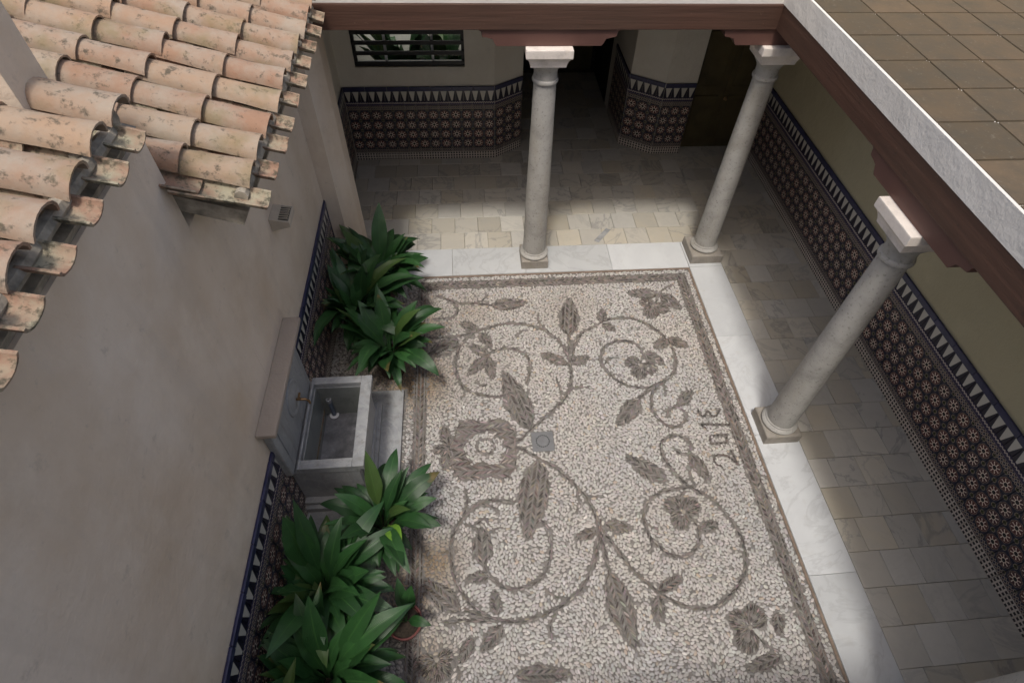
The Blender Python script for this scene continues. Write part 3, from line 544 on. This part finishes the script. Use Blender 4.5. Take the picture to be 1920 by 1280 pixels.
# ------------------------------------------------------------------ WALLS
def tilemesh(name,w_,h,mat,t=.010,rep=1):
    me=bpy.data.meshes.new(name); a,b=w_/2-.0012,h/2-.0012; e=.002
    v=[(-a,0,-b),(a,0,-b),(a,0,b),(-a,0,b),(-a+e,-t,-b+e),(a-e,-t,-b+e),(a-e,-t,b-e),(-a+e,-t,b-e)]
    f=[(4,5,6,7),(0,1,5,4),(1,2,6,5),(2,3,7,6),(3,0,4,7)]
    me.from_pydata(v,[],f); me.materials.append(mat); uv=me.uv_layers.new(name='UVMap')
    for li,l in enumerate(me.loops):
        c=v[l.vertex_index]; uv.data[li].uv=((c[0]+w_/2)/w_*rep,(c[2]+h/2)/h)
    return me
TW=.155; TH=.147
TM={'star':tilemesh('star_tile',TW,TH,M['star']),'check':tilemesh('checker_tile',TW,.120,M['check']),'lace':tilemesh('lace_tile',TW,.064,M['lace']),
    'chev':tilemesh('chevron_tile',TW,.062,M['chev']),'merlon':tilemesh('merlon_tile',TW*.7,.145,M['merlon'])}
capm=MB().box(-TW+.001,TW-.001,-.022,0,-.031,.031).mesh('trim_tile',M['cobalt'],bevel=.007)
def wainscot(parent,p0,p1,gap=.001):
    p0=Vector(p0);p1=Vector(p1);u=p1-p0;L=u.length;u/=L;rz=math.atan2(u.y,u.x);nrm=Vector((u.y,-u.x))*gap
    n=max(1,round(L/TW)); sx=L/(n*TW)
    def put(me,nm,s,z,sc_=1.):
        p=p0+u*s+nrm*(1+random.random()); inst(nm,me,parent,(p.x,p.y,z+jit(.0006)),(jit(.006),jit(.003),rz+jit(.006)),(sc_,1,1))
    for i in range(n):
        s=(i+.5)*L/n
        put(TM['check'],'checker_tile',s,.014+.060,sx); put(TM['lace'],'lace_tile',s,.166,sx)
        for k in range(4): put(TM['star'],'star_tile',s,.198+TH*(k+.5),sx)
        put(TM['lace'],'lace_tile',s,.818,sx); put(TM['chev'],'chevron_tile',s,.881,sx)
    n=max(1,round(L/(TW*.7))); sx=L/(n*TW*.7)
    for i in range(n): put(TM['merlon'],'merlon_tile',(i+.5)*L/n,.912+.0725,sx)
    n=max(1,round(L/(TW*2))); sx=L/(n*TW*2)
    for i in range(n): put(capm,'trim_tile',(i+.5)*L/n,1.088,sx)
lw=MB().box(-1.80,-1.55,2.66,5.215,0,2.86).box(-1.80,-1.55,-.6,2.658,0,3.42).obj('left_wall',M['plaster'])
tag(lw,'cream plastered courtyard wall on the left with red star tile wainscot and cobalt trim','wall')
wainscot(lw,(-1.55,.0),(-1.55,5.205))
lw.name='courtyard_wall'
ep=MB().prism([(-1.80,5.217),(-1.395,5.217),(-1.285,5.46),(-1.285,5.70),(-1.62,5.80),(-1.80,5.80)],0,2.833).obj('wall_pier',M['plaster'])
tag(ep,'cream plastered pier with a chamfered edge where the courtyard wall meets the gallery','pillar')
MB().box(-1.53,-1.396,5.195,5.216,.0,.035).obj('foot_trim',M['cobalt'],ep,bevel=.004)
MB().box(-1.549,-1.535,5.206,5.2165,.0,1.12).obj('edge_trim',M['cobalt'],ep,bevel=.003)
gw=MB().box(-1.83,-1.63,5.802,7.64,0,3.0).obj('gallery_side_wall',M['gallery']); tag(gw,'shaded white gallery wall at the left end behind the plastered pier, tiled below','wall')
wainscot(gw,(-1.63,5.81),(-1.63,7.63))
# back wall with the window opening
bw=MB()
X0,X1,Z0,Z1=-1.40,.02,1.375,2.45
bw.box(-1.63,X0,7.642,7.85,0,3.).box(X0,X1,7.642,7.85,0,Z0).box(X0,X1,7.642,7.85,Z1,3.).box(X1,.41,7.642,7.85,0,3.).prism([(.41,7.642),(.82,7.925),(.82,8.1),(.41,8.1)],0,3.)
bw=bw.obj('back_wall',M['gallery']); tag(bw,'shaded white gallery back wall left of the dark doorway with barred window and star tiles','wall')
wainscot(bw,(-1.615,7.641),(.41,7.641)); wainscot(bw,(.41,7.641),(.815,7.921))
wn=empty('barred_window',(-.69,7.70,1.375)); tag(wn,'dark glazed window with black horizontal bars in the shaded gallery wall','window')
MB().box(-.71,-.67,-.02,.03,0,1.075).box(.67,.71,-.02,.03,0,1.075).box(-.67,.67,-.02,.03,0,.04).box(-.67,.67,-.02,.03,1.035,1.075).obj('frame',M['grille'],wn)
MB().box(-.668,.668,.034,.04,.04,1.035).obj('pane',M['glass'],wn)
for k in range(8): MB().box(-.708,.708,-.045,-.022,.02+.128*k,.02+.128*k+.048).obj('bar',M['grille'],wn,bevel=.004)
for k in (-.3,.3): MB().box(k-.015,k+.015,0,.032,.04,1.035).obj('mullion',M['white_pl'],wn)
lc=MB().box(-1.9,.45,9.3,9.5,-.1,3.6).box(-2.1,-1.9,8.1,9.5,-.1,3.6).obj('light_court_wall',M['white']); tag(lc,'pale wall of a small light court seen through the barred window','wall')
MB().box(-1.9,.6,7.86,9.3,-.1,-.0).obj('light_court_floor',M['joint']).__setitem__('kind','structure')
# pier between the doorway and the wooden door
pr=MB().prism([(2.36,9.2),(2.36,7.95),(2.80,7.662),(3.245,7.662),(3.245,9.2)],0,3.0).obj('doorway_pier',M['gallery'])
tag(pr,'shaded white pier with star tile wainscot between the dark doorway and the veil-tinted wooden door','pillar')
wainscot(pr,(2.36,7.95),(2.80,7.661)); wainscot(pr,(2.80,7.661),(3.243,7.661)); wainscot(pr,(2.359,8.9),(2.359,7.955))
# dark corridor
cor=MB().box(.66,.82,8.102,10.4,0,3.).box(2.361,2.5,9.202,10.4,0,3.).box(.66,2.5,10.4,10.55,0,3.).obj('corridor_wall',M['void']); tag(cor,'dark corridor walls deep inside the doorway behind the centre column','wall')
cf=MB().box(.82,2.36,8.1,10.4,-.12,-.001).obj('corridor_floor',M['joint']); cf['kind']='structure'
for i in range(5):
    for j in range(7): slab(.82+.308*i,.82+.308*(i+1),8.1+.31*j,8.1+.31*(j+1),M['marble_tile'],'marble_tile').parent=cf
cd=empty('corridor_door',(1.85,10.38,0)); tag(cd,'dim dark door at the far end of the corridor','door')
MB().box(-.45,.45,-.02,.015,.02,2.1).obj('door_panel',M['wood'],cd,bevel=.004); MB().box(-.3,.3,-.035,-.021,.25,.95).obj('lower_panel',M['wood'],cd,bevel=.008); MB().box(-.3,.3,-.035,-.021,1.1,1.95).obj('upper_panel',M['wood'],cd,bevel=.008)
# wooden double door, its olive cast painted in for the yellow veil
wd=empty('wooden_door',(3.78,7.86,0)); tag(wd,'large closed dark wooden door with the olive veil tint painted in, beside the tiled pier at the right','door')
for k,x in enumerate((-.533,-.02)):
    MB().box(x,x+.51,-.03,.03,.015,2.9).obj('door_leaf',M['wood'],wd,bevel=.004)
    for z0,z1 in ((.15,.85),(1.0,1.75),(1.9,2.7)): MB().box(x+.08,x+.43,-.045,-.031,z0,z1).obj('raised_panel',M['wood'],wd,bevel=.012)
MB().lathe([(.028,0),(.028,.006),(.012,.02),(.02,.04),(.004,.05)],14).obj('door_knob',M['brass'],wd,smooth=True)
k=[c for c in wd.children if c.name.startswith('door_knob')][0]; k.rotation_euler=(R(90),0,0); k.location=(.02,-.031,.80)
rw=MB().box(4.30,4.5,-.6,8.1,0,3.0).obj('right_wall',M['veil_plaster']); rw.name='gallery_end_wall'
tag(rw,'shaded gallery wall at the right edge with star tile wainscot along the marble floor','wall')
wainscot(rw,(4.299,7.85),(4.299,-.5))
# ceilings and upper storey
MB().box(-1.83,4.5,5.53,8.3,3.0,3.12).box(.5,4.5,8.301,10.6,3.0,3.12).obj('gallery_ceiling',M['ceiling']).__setitem__('kind','structure')
uw=MB().box(-1.8,7.2,5.245,5.5,3.042,5.3).obj('upper_wall',M['white']); tag(uw,'white upper storey wall resting on the brown beam along the back','wall')
fw=MB().box(-4.8,7.2,-.95,-.6,0,3.1).box(-4.8,7.2,-3.49,-.95,2.8,3.1).box(-4.8,7.2,-3.8,-3.5,0,9.0).obj('unseen_front_wall',M['white']); tag(fw,'unseen white wall and terrace behind the viewpoint, built high to cut sky light','wall')  # added out of view; tall rear part limits sky light reaching the gallery
ter=MB().box(2.825,7.2,-.6,5.243,3.042,3.20).obj('terrace',M['white']); tag(ter,'roof terrace with white edge above the right arcade','terrace')
tt=[]
for k in range(3):
    b=MB(); b.box(-.192+jit(.003),.192+jit(.003),-.192,.192,0,.014); tt.append(b.mesh('terrace_tile',M['terrace'],bevel=.003))
y=-.58
while y<5.0:
    x=3.04
    while x<7.0: inst('terrace_tile',random.choice(tt),ter,(x+.0,y+.2,3.2+jit(.001))); x+=.4
    y+=.4
MB().box(2.80,2.823,-.6,5.243,3.042,3.225).obj('edge_coping',M['white'],ter)
tw=MB().box(7.2,7.5,-.6,5.5,0,5.3).obj('terrace_wall',M['white']); tag(tw,'white wall closing the terrace on the far right','wall')

# ------------------------------------------------------------------ BEAMS, BRACKETS, COLUMNS
b1=MB().box(-1.80,4.3,5.225,5.525,2.835,3.040).obj('back_beam',M['beam'],bevel=.006); b1.name='wooden_beam'
tag(b1,'long brown painted beam spanning the back arcade above the centre column','beam',)
b2=MB().box(2.805,3.105,-.6,5.222,2.835,3.040).obj('wooden_beam',M['beam_y'],bevel=.006); tag(b2,'brown painted beam over the right arcade running towards the viewer','beam')
def bracket(cx,cy,along,label,half=.64):
    e=empty('wood_bracket',(cx,cy,2.69),0 if along=='x' else R(90)); tag(e,label,'bracket','carved brackets on the column capitals')
    pts=[]
    h=.143
    prof=[(half,h),(half-.035,h-.02),(half-.045,h-.065),(half-.10,h-.075),(half-.135,h-.085),(half-.155,h-.125),(half-.17,0.)]
    P=[(x,z) for x,z in prof]+[(-x,z) for x,z in prof[::-1]]
    v=[(x,-.13,z) for x,z in P]+[(x,.13,z) for x,z in P]; n=len(P)
    MB().add(v,[tuple(range(n)),tuple(range(2*n-1,n-1,-1))]+[(i,n+i,n+(i+1)%n,(i+1)%n) for i in range(n)]).obj('bracket_body',M['bracket'],e,bevel=.004)
    return e
bracket(.77,5.375,'x','red-brown stepped bracket between the beam and the centre column capital')
bracket(2.955,5.375,'x','red-brown stepped bracket on the corner column at the top right')
bracket(2.955,2.77,'y','red-brown bracket under the right beam, on the column nearest the viewer')
def column(cx,cy,ph,label):
    e=empty('stone_column',(cx,cy,.014)); tag(e,label,'column','stone columns of the arcade')
    MB().squareprof([(ph,0),(ph,.118),(ph-.012,.128)]).obj('plinth',M['plinth'],e,bevel=.006)
    MB().lathe([(.150,.128),(.166,.137),(.175,.155),(.166,.173),(.152,.180),(.146,.186),(.148,.198),(.140,.205)],48).obj('base_ring',M['column'],e,smooth=True)
    prof=[(.138+.0,.203)]
    for i in range(25):
        t=i/24; prof.append((.1375-.029*t**1.4+jit(.0008),.21+2.09*t))
    MB().lathe(prof,48).obj('shaft',M['column'],e,smooth=True)
    MB().lathe([(.112,2.30),(.124,2.308),(.128,2.322),(.124,2.336),(.112,2.344),(.111,2.40),(.118,2.43),(.138,2.462),(.156,2.485),(.16,2.5)],48).obj('capital_ring',M['column'],e,smooth=True)
    MB().squareprof([(.165,2.50),(.168,2.525),(.180,2.56),(.196,2.585),(.205,2.590),(.213,2.60),(.213,2.664),(.211,2.674)]).obj('abacus',M['capital'],e,bevel=.003)
column(.77,5.375,.165,'grey stone column standing alone in the middle of the back arcade')
column(2.955,5.400,.200,'leaning-looking grey corner column at the right end of the back arcade')
column(2.965,2.79,.18,'grey column on the right arcade whose plinth cuts the picture edge beside the year 2013')
column(2.965,.25,.18,'grey column of the right arcade nearest to the viewer')
# ------------------------------------------------------------------ WALL FOUNTAIN
fo=empty('wall_fountain',(-1.55,2.72,0)); tag(fo,'grey stone wall fountain with rectangular basin and step, between the two plant groups','fountain')
def fb(name,mat,bev,*bs,smooth=False):
    b=MB()
    for q in bs: b.box(q[0]+1.55,q[1]+1.55,q[2]-2.72,q[3]-2.72,q[4],q[5])
    return b.obj(name,mat,fo,bevel=bev,smooth=smooth)
fb('step',M['basin'],.006,(-1.545,-.757,1.95,3.465,.0,.045))
fb('base_moulding',M['basin'],.012,(-1.545,-.955,2.20,3.285,.046,.115))
fb('base_moulding',M['basin'],.015,(-1.545,-.985,2.235,3.25,.116,.165))
IX0,IX1,IY0,IY1=-1.449,-1.046,2.357,3.098
# body as four walls and a bottom
fb('basin_body',M['basin'],0,(-1.545,IX0-.0,2.29,3.165,.166,.655),(IX1+.0,-1.005,2.29,3.165,.166,.655),(IX0+.0005,IX1-.0005,2.29,IY0,.166,.655),(IX0+.0005,IX1-.0005,IY1,3.165,.166,.655),(IX0+.0005,IX1-.0005,IY0+.0005,IY1-.0005,.166,.19))
b=MB(); 
for x0,x1,y0,y1 in ((IX0+.001,IX0+.004,IY0+.006,IY1-.006),(IX1-.004,IX1-.001,IY0+.006,IY1-.006),(IX0+.006,IX1-.006,IY0+.001,IY0+.004),(IX0+.006,IX1-.006,IY1-.004,IY1-.001)): b.box(x0+1.55,x1+1.55,y0-2.72,y1-2.72,.191,.654)
b.obj('basin_lining',M['basin_in'],fo)
fb('stain_line',M['clay_low'],0,(IX0+.0045,IX0+.0055,IY0+.01,IY1-.01,.30,.345))
fb('front_panel',M['basin'],.004,(-1.0045,-.995,2.36,3.09,.23,.60)); 
fb('collar_moulding',M['basin'],.008,(-1.545,-1.006,2.275,2.289,.62,.654),(-1.545,-1.006,3.166,3.18,.62,.654),(-1.0045,-.985,2.275,3.18,.62,.654))
fb('rim',M['basin'],.005,(-1.475,IX0-.006,2.272,3.176,.656,.715),(IX1+.004,-.947,2.272,3.176,.656,.715),(IX0-.0055,IX1+.0035,2.272,IY0-.004,.656,.715),(IX0-.0055,IX1+.0035,IY1+.004,3.176,.656,.715))
fb('water',M['water'],0,(IX0+.005,IX1-.005,IY0+.005,IY1-.005,.192,.235))
fb('back_slab',M['basin'],.012,(-1.548,-1.485,2.215,3.135,.716,1.395))
fb('slab_field',M['basin'],.004,(-1.4845,-1.478,2.30,3.05,.80,1.31))
sc_=fb('coping',M['coping'],.008,(-1.548,-1.412,2.16,3.26,1.397,1.44))
rs=MB().lathe([(.158,-.006),(.152,.008),(.136,.011),(.128,.006),(.105,.005),(.06,.012),(.03,.02)],40).obj('rosette',M['basin'],fo,smooth=True); rs.location=(-1.475+1.55,.0,1.08); rs.rotation_euler=(0,R(90),0)
tp=MB().tube([(.08,.0,1.05),(.13,0,1.05),(.165,0,1.045),(.185,0,1.02),(.187,0,.985)],[.012,.012,.011,.010,.009],12).obj('tap',M['brass'],fo,smooth=True)
MB().tube([(.125,0,1.05),(.125,0,1.09)],.007,10).box(.117,.133,-.032,.032,1.088,1.100).obj('tap_handle',M['brass'],tp,bevel=.003)
MB().lathe([(.024,0),(.024,.006),(.012,.01)],16,(0,0,0)).obj('tap_flange',M['brass'],tp,smooth=True).__setattr__('matrix_local',Matrix.Translation((.077,0,1.05))@Matrix.Rotation(R(90),4,'Y'))
ov=MB().tube([(.18,.38-.02,.236),(.18,.36,.46)],[.022,.02],14).obj('overflow_pipe',M['pipe'],fo,smooth=True)
MB().lathe([(.021,.455),(.025,.465),(.025,.50),(.014,.505),(.012,.46)],16,(.18,.36,0),caps=False).obj('pipe_top',M['basin'],ov,smooth=True)
MB().lathe([(.044,.236),(.044,.243),(.024,.248)],20,(.18,.36,0)).obj('pipe_flange',M['white_pl'],ov,smooth=True)
# ------------------------------------------------------------------ LAMP
la=empty('wall_lamp',(-1.55,3.786,2.027)); tag(la,'small beige wall lamp with dark grid top on the cream left wall','lamp')
MB().add([(0,-.10,-.06),(0,.10,-.06),(0,-.10,.06),(0,.10,.06),(.15,-.10,-.02),(.15,.10,-.02),(.15,-.10,.03),(.15,.10,.03)],[(0,1,3,2),(4,6,7,5),(0,2,6,4),(1,5,7,3),(2,3,7,6),(0,4,5,1)]).obj('lamp_body',M['lampbox'],la,bevel=.006)
g=MB(); g.add([(.068,-.085,.0452),(.14,-.085,.0310),(.14,.085,.0310),(.068,.085,.0452),(.068,-.085,.049),(.14,-.085,.0345),(.14,.085,.0345),(.068,.085,.049)],[(3,2,1,0),(4,5,6,7),(0,1,5,4),(1,2,6,5),(2,3,7,6),(3,0,4,7)]); g.obj('grid',M['lampgrid'],la)
for k in range(6):
    y=-.07+.028*k; MB().box(.07,.138,y-.003,y+.003,.030,.052).obj('grid_bar',M['lampbox'],la)
# ------------------------------------------------------------------ TILED ROOFS
def barrel(name,L,r0,r1,mat,up=True,th=.014,seg=8,rise=.8,wav=0):
    """half-barrel tile lying along +x (x=0 upper end, x=L lower end)"""
    v=[];f=[];nx=5
    for i in range(nx+1):
        t=i/nx; r=r0+(r1-r0)*t+wav*math.sin(7*t)
        for lay in (0,1):
            rr=r-lay*th
            for k in range(seg+1):
                a=PI*k/seg; z=rr*rise*math.sin(a)+noise.noise(Vector((t*3,k*.5,wav*900)))*.004; v.append((L*t,rr*math.cos(a),z if up else -z))
    w_=2*(seg+1)
    for i in range(nx):
        for lay in (0,1):
            for k in range(seg): a=i*w_+lay*(seg+1)+k; f.append((a,a+1,a+1+w_,a+w_))
        for k in (0,seg): a=i*w_+k; f.append((a,a+seg+1,a+seg+1+w_,a+w_))
    for i in (0,nx):
        for k in range(seg): a=i*w_+k; f.append((a,a+1,a+seg+2,a+seg+1))
    b=MB(); b.add(v,f); return b.mesh(name,mat,smooth=True)
covers=[barrel('cover_tile',.46,.082,.103,M['clay'],wav=q*.0012) for q in (1,2,3)]
unders=[barrel('under_tile',.46,.088,.074,M['clay_low'],up=False,rise=.62,wav=q*.001) for q in (1,2)]
def roof(label,x_tip,z_tip,y0,y1,depth,over,cover_back):
    e=empty('tiled_roof',(x_tip,(y0+y1)/2,z_tip)); tag(e,label,'roof','tiled roofs along the left side')
    sl=R(19); n=round((y1-y0)/.252); pit=(y1-y0)/n; rows=int(depth/.345)
    ux=Vector((-math.cos(sl),0,math.sin(sl)))
    MB().add([(-.13,y0-e.location.y,-.03),(-.13,y1-e.location.y,-.03),(-depth,y1-e.location.y,-.075+depth*math.tan(sl)),(-depth,y0-e.location.y,-.075+depth*math.tan(sl)),
              (-.18,y0-e.location.y,-.12),(-.18,y1-e.location.y,-.14),(-depth,y1-e.location.y,-.14+depth*math.tan(sl)),(-depth,y0-e.location.y,-.14+depth*math.tan(sl))],
              [(0,1,2,3),(7,6,5,4),(0,4,5,1),(1,5,6,2),(2,6,7,3),(3,7,4,0)]).obj('roof_bed',M['roofmortar'],e)
    for i in range(n):
        yc=y0+pit*(i+.5)-e.location.y
        for r_ in range(rows):
            d=.345*r_
            p=ux*(d+.46+jit(.012)*(1)); inst('under_tile',random.choice(unders),e,(p.x,yc+pit/2*(-1)+jit(.008),p.z+.030),(jit(.05),sl-.05,jit(.03)))
            p=ux*(d+.46+cover_back+jit(.012)); inst('cover_tile',random.choice(covers),e,(p.x,yc+jit(.008),p.z+.045),(jit(.09),sl-.045+jit(.02),jit(.05)))
        # mortar plug in the mouth of the cover
        q=ux*(cover_back+.03); ball=MB(); ball.lathe([(.02,-.07),(.07,-.05),(.083,0),(.075,.05),(.03,.075)],10)
        o=ball.obj('mortar_plug',M['roofmortar'],e,smooth=True); o.location=(q.x-.05,yc,q.z+.02); o.scale=(.55,1,.8)
    mb=MB(); mb.tube([(-cover_back-.035,y0-e.location.y+.22*k*(y1-y0)/n/ .252,cover_back*math.sin(sl)+.03+jit(.006)) for k in range(int(n*.252/.22)+1)],.036,8); mb.obj('mortar_strip',M['roofmortar'],e,smooth=True)
    return e
roof('weathered clay tile roof low over the courtyard wall, mossy tile ends towards the beam',-1.075,2.985,2.66,5.225,2.1,.10,.10)
roof('weathered clay tile roof on the higher near part of the left wall',-1.42,3.50,-.6,2.655,3.2,.10,.10)
ug=MB().box(-4.8,-1.80,2.4,2.64,0,4.2).obj('gable_wall',M['plaster']); tag(ug,'plastered wall end between the two tiled roofs on the left','wall')
# ------------------------------------------------------------------ PLANTS
def leafmesh(L,wd,pet,a0,a1,mat,twist=0.,tip=0):
    """stalk and blade in the xz plane: leaves the soil steeply and arches out to +x"""
    v=[];f=[];uvs=[]; N=16; tot=pet+L; p=Vector((0,0,0)); pts=[p.copy()]; angs=[]
    for i in range(N):
        t=(i+.5)/N; a=a0+(a1-a0)*t**1.35; angs.append(a); p=p+Vector((math.cos(a),0,math.sin(a)))*(tot/N); pts.append(p.copy())
    angs.append(angs[-1]); C=6
    for i,p in enumerate(pts):
        s=i/N*tot
        if s<pet: hw=.0055
        else:
            t=(s-pet)/L; hw=max(.0055*(1-t),wd*(math.sin(PI*min(1,t)**.80)**.9)) if t<1 else .0008
        a=angs[min(i,N-1)]; nrm=Vector((-math.sin(a),0,math.cos(a))); tw=twist*(s/tot)
        side=Vector((0,1,0))*math.cos(tw)+nrm*math.sin(tw); up=nrm*math.cos(tw)-Vector((0,1,0))*math.sin(tw)
        for k in range(C+1):
            q=(k/C-.5)*2; z=abs(q)*.22*hw+(.10*hw*math.sin(s*40+q*2.5) if s>pet else 0)*abs(q)
            v.append(tuple(p+side*(q*hw)+up*z)); uvs.append((k/C,s/tot))
    for i in range(N):
        for k in range(C): a=i*(C+1)+k; f.append((a,a+1,a+C+2,a+C+1))
    me=bpy.data.meshes.new('leaf'); me.from_pydata(v,[],f); me.materials.append(mat)
    uv=me.uv_layers.new(name='UVMap')
    for li,l in enumerate(me.loops): uv.data[li].uv=uvs[l.vertex_index]
    me.polygons.foreach_set('use_smooth',[True]*len(me.polygons)); me.update(); return me
LV=[]
for i in range(24):
    low=i%4
    LV.append((low,leafmesh(random.uniform(.32,.48),random.uniform(.050,.072),random.uniform(.14,.30),R(random.uniform(70,88)),R([50,18,-12,-42][low]+jit(12)),M['leaf'],jit(.7))))
LY=leafmesh(.24,.055,.3,R(85),R(5),M['leaf_y'],.1)
def plant(x,y,n,scl,pot,label,seed,young=0,group='potted broad-leaved plants along the left wall',tall=1.,bias=None,ph=.26,pr_=.15):
    random.seed(seed); e=empty('potted_plant',(x,y,0)); tag(e,label,'potted plant',group)
    MB().lathe([(pr_*.74,0),(pr_*.78,.01),(pr_*.97,ph-.04),(pr_*1.06,ph-.038),(pr_*1.08,ph),(pr_*.98,ph),(pr_*.93,ph-.03)],28).obj('pot',pot,e,smooth=True)
    MB().lathe([(pr_*.93,ph-.045),(pr_*.9,ph-.03),(pr_*.4,ph-.018),(.01,ph-.015)],20).obj('soil',M['soil'],e,smooth=True)
    for i in range(n):
        low,me=random.choice(LV); t=i/n
        low_t=3 if t<.34 else 2 if t<.70 else 1 if t<.93 else 0
        me=random.choice([m_ for l,m_ in LV if l==low_t]); a=i*2.39996+jit(.35); r=random.uniform(.01,.11)*(.5+.5*(1-t))*pr_/.15
        if bias is not None and math.cos(a-bias)<-.35 and random.random()<.75: a+=PI*random.uniform(.6,1.4)
        k=scl*random.uniform(.70,1.15)
        wallx=x+k*.62*math.cos(a)
        if wallx<-1.50: me=random.choice([m_ for l,m_ in LV if l<2]); k=min(k,max(.6*k,(-1.48-x)/(.40*math.cos(a))))
        inst('leaf',me,e,(r*math.cos(a),r*math.sin(a),ph-.03),(jit(.12),jit(.12),a),(k,k*random.uniform(.9,1.12),k*tall*random.uniform(.92,1.08)))
    for i in range(young):
        o=inst('leaf',LY,e,(.05,-.02,ph-.03),(0,0,R(-60+50*i)),(1.15,1.1,1.25)); o['label']='lime green young leaf'
    return e
plant(-1.04,4.80,78,1.16,M['pot'],'dark green broad-leaved plant farthest back, by the plastered pier',21)
plant(-1.24,4.25,84,1.28,M['pot'],'dark green broad-leaved plant in the middle of the group behind the fountain',22)
plant(-.88,3.74,54,1.10,M['pot'],'low spreading broad-leaved plant just behind the fountain basin',23)
plant(-.84,1.93,51,1.02,M['pot'],'broad-leaved plant with one lime green young leaf, right in front of the fountain',24,young=1)
plant(-1.22,1.44,84,1.20,M['pot'],'large broad-leaved plant against the tiled wall in front of the fountain',25)
plant(-1.14,.84,88,1.20,M['pot'],'darkest broad-leaved plant at the bottom left nearest the viewer',26)
plant(-1.32,.36,45,1.1,M['pot'],'broad-leaved plant in the lower left corner beyond the nearest clump',28)
plant(-.95,8.75,40,1.5,M['pot'],'green plant glimpsed through the left part of the barred window',33,group='plants behind the barred window',tall=1.6)
plant(-.25,8.8,40,1.5,M['pot'],'green plant glimpsed through the right part of the barred window',34,group='plants behind the barred window',tall=1.6)
random.seed(31)
g=plant(-.64,1.215,0,.8,M['pot_red'],'small plant with four leaves in a dark red round pot beside the big clump',27,ph=.17,pr_=.125)
for a,k,lo,t in ((-20,.62,3,1.),(100,.62,1,1.),(65,.7,0,.9),(200,.5,2,1.),(150,.45,3,1.)):
    me=[m_ for l,m_ in LV if l==lo][0]; inst('leaf',me,g,(.01,0,.14),(0,0,R(a)),(k,k*1.15,k*t))
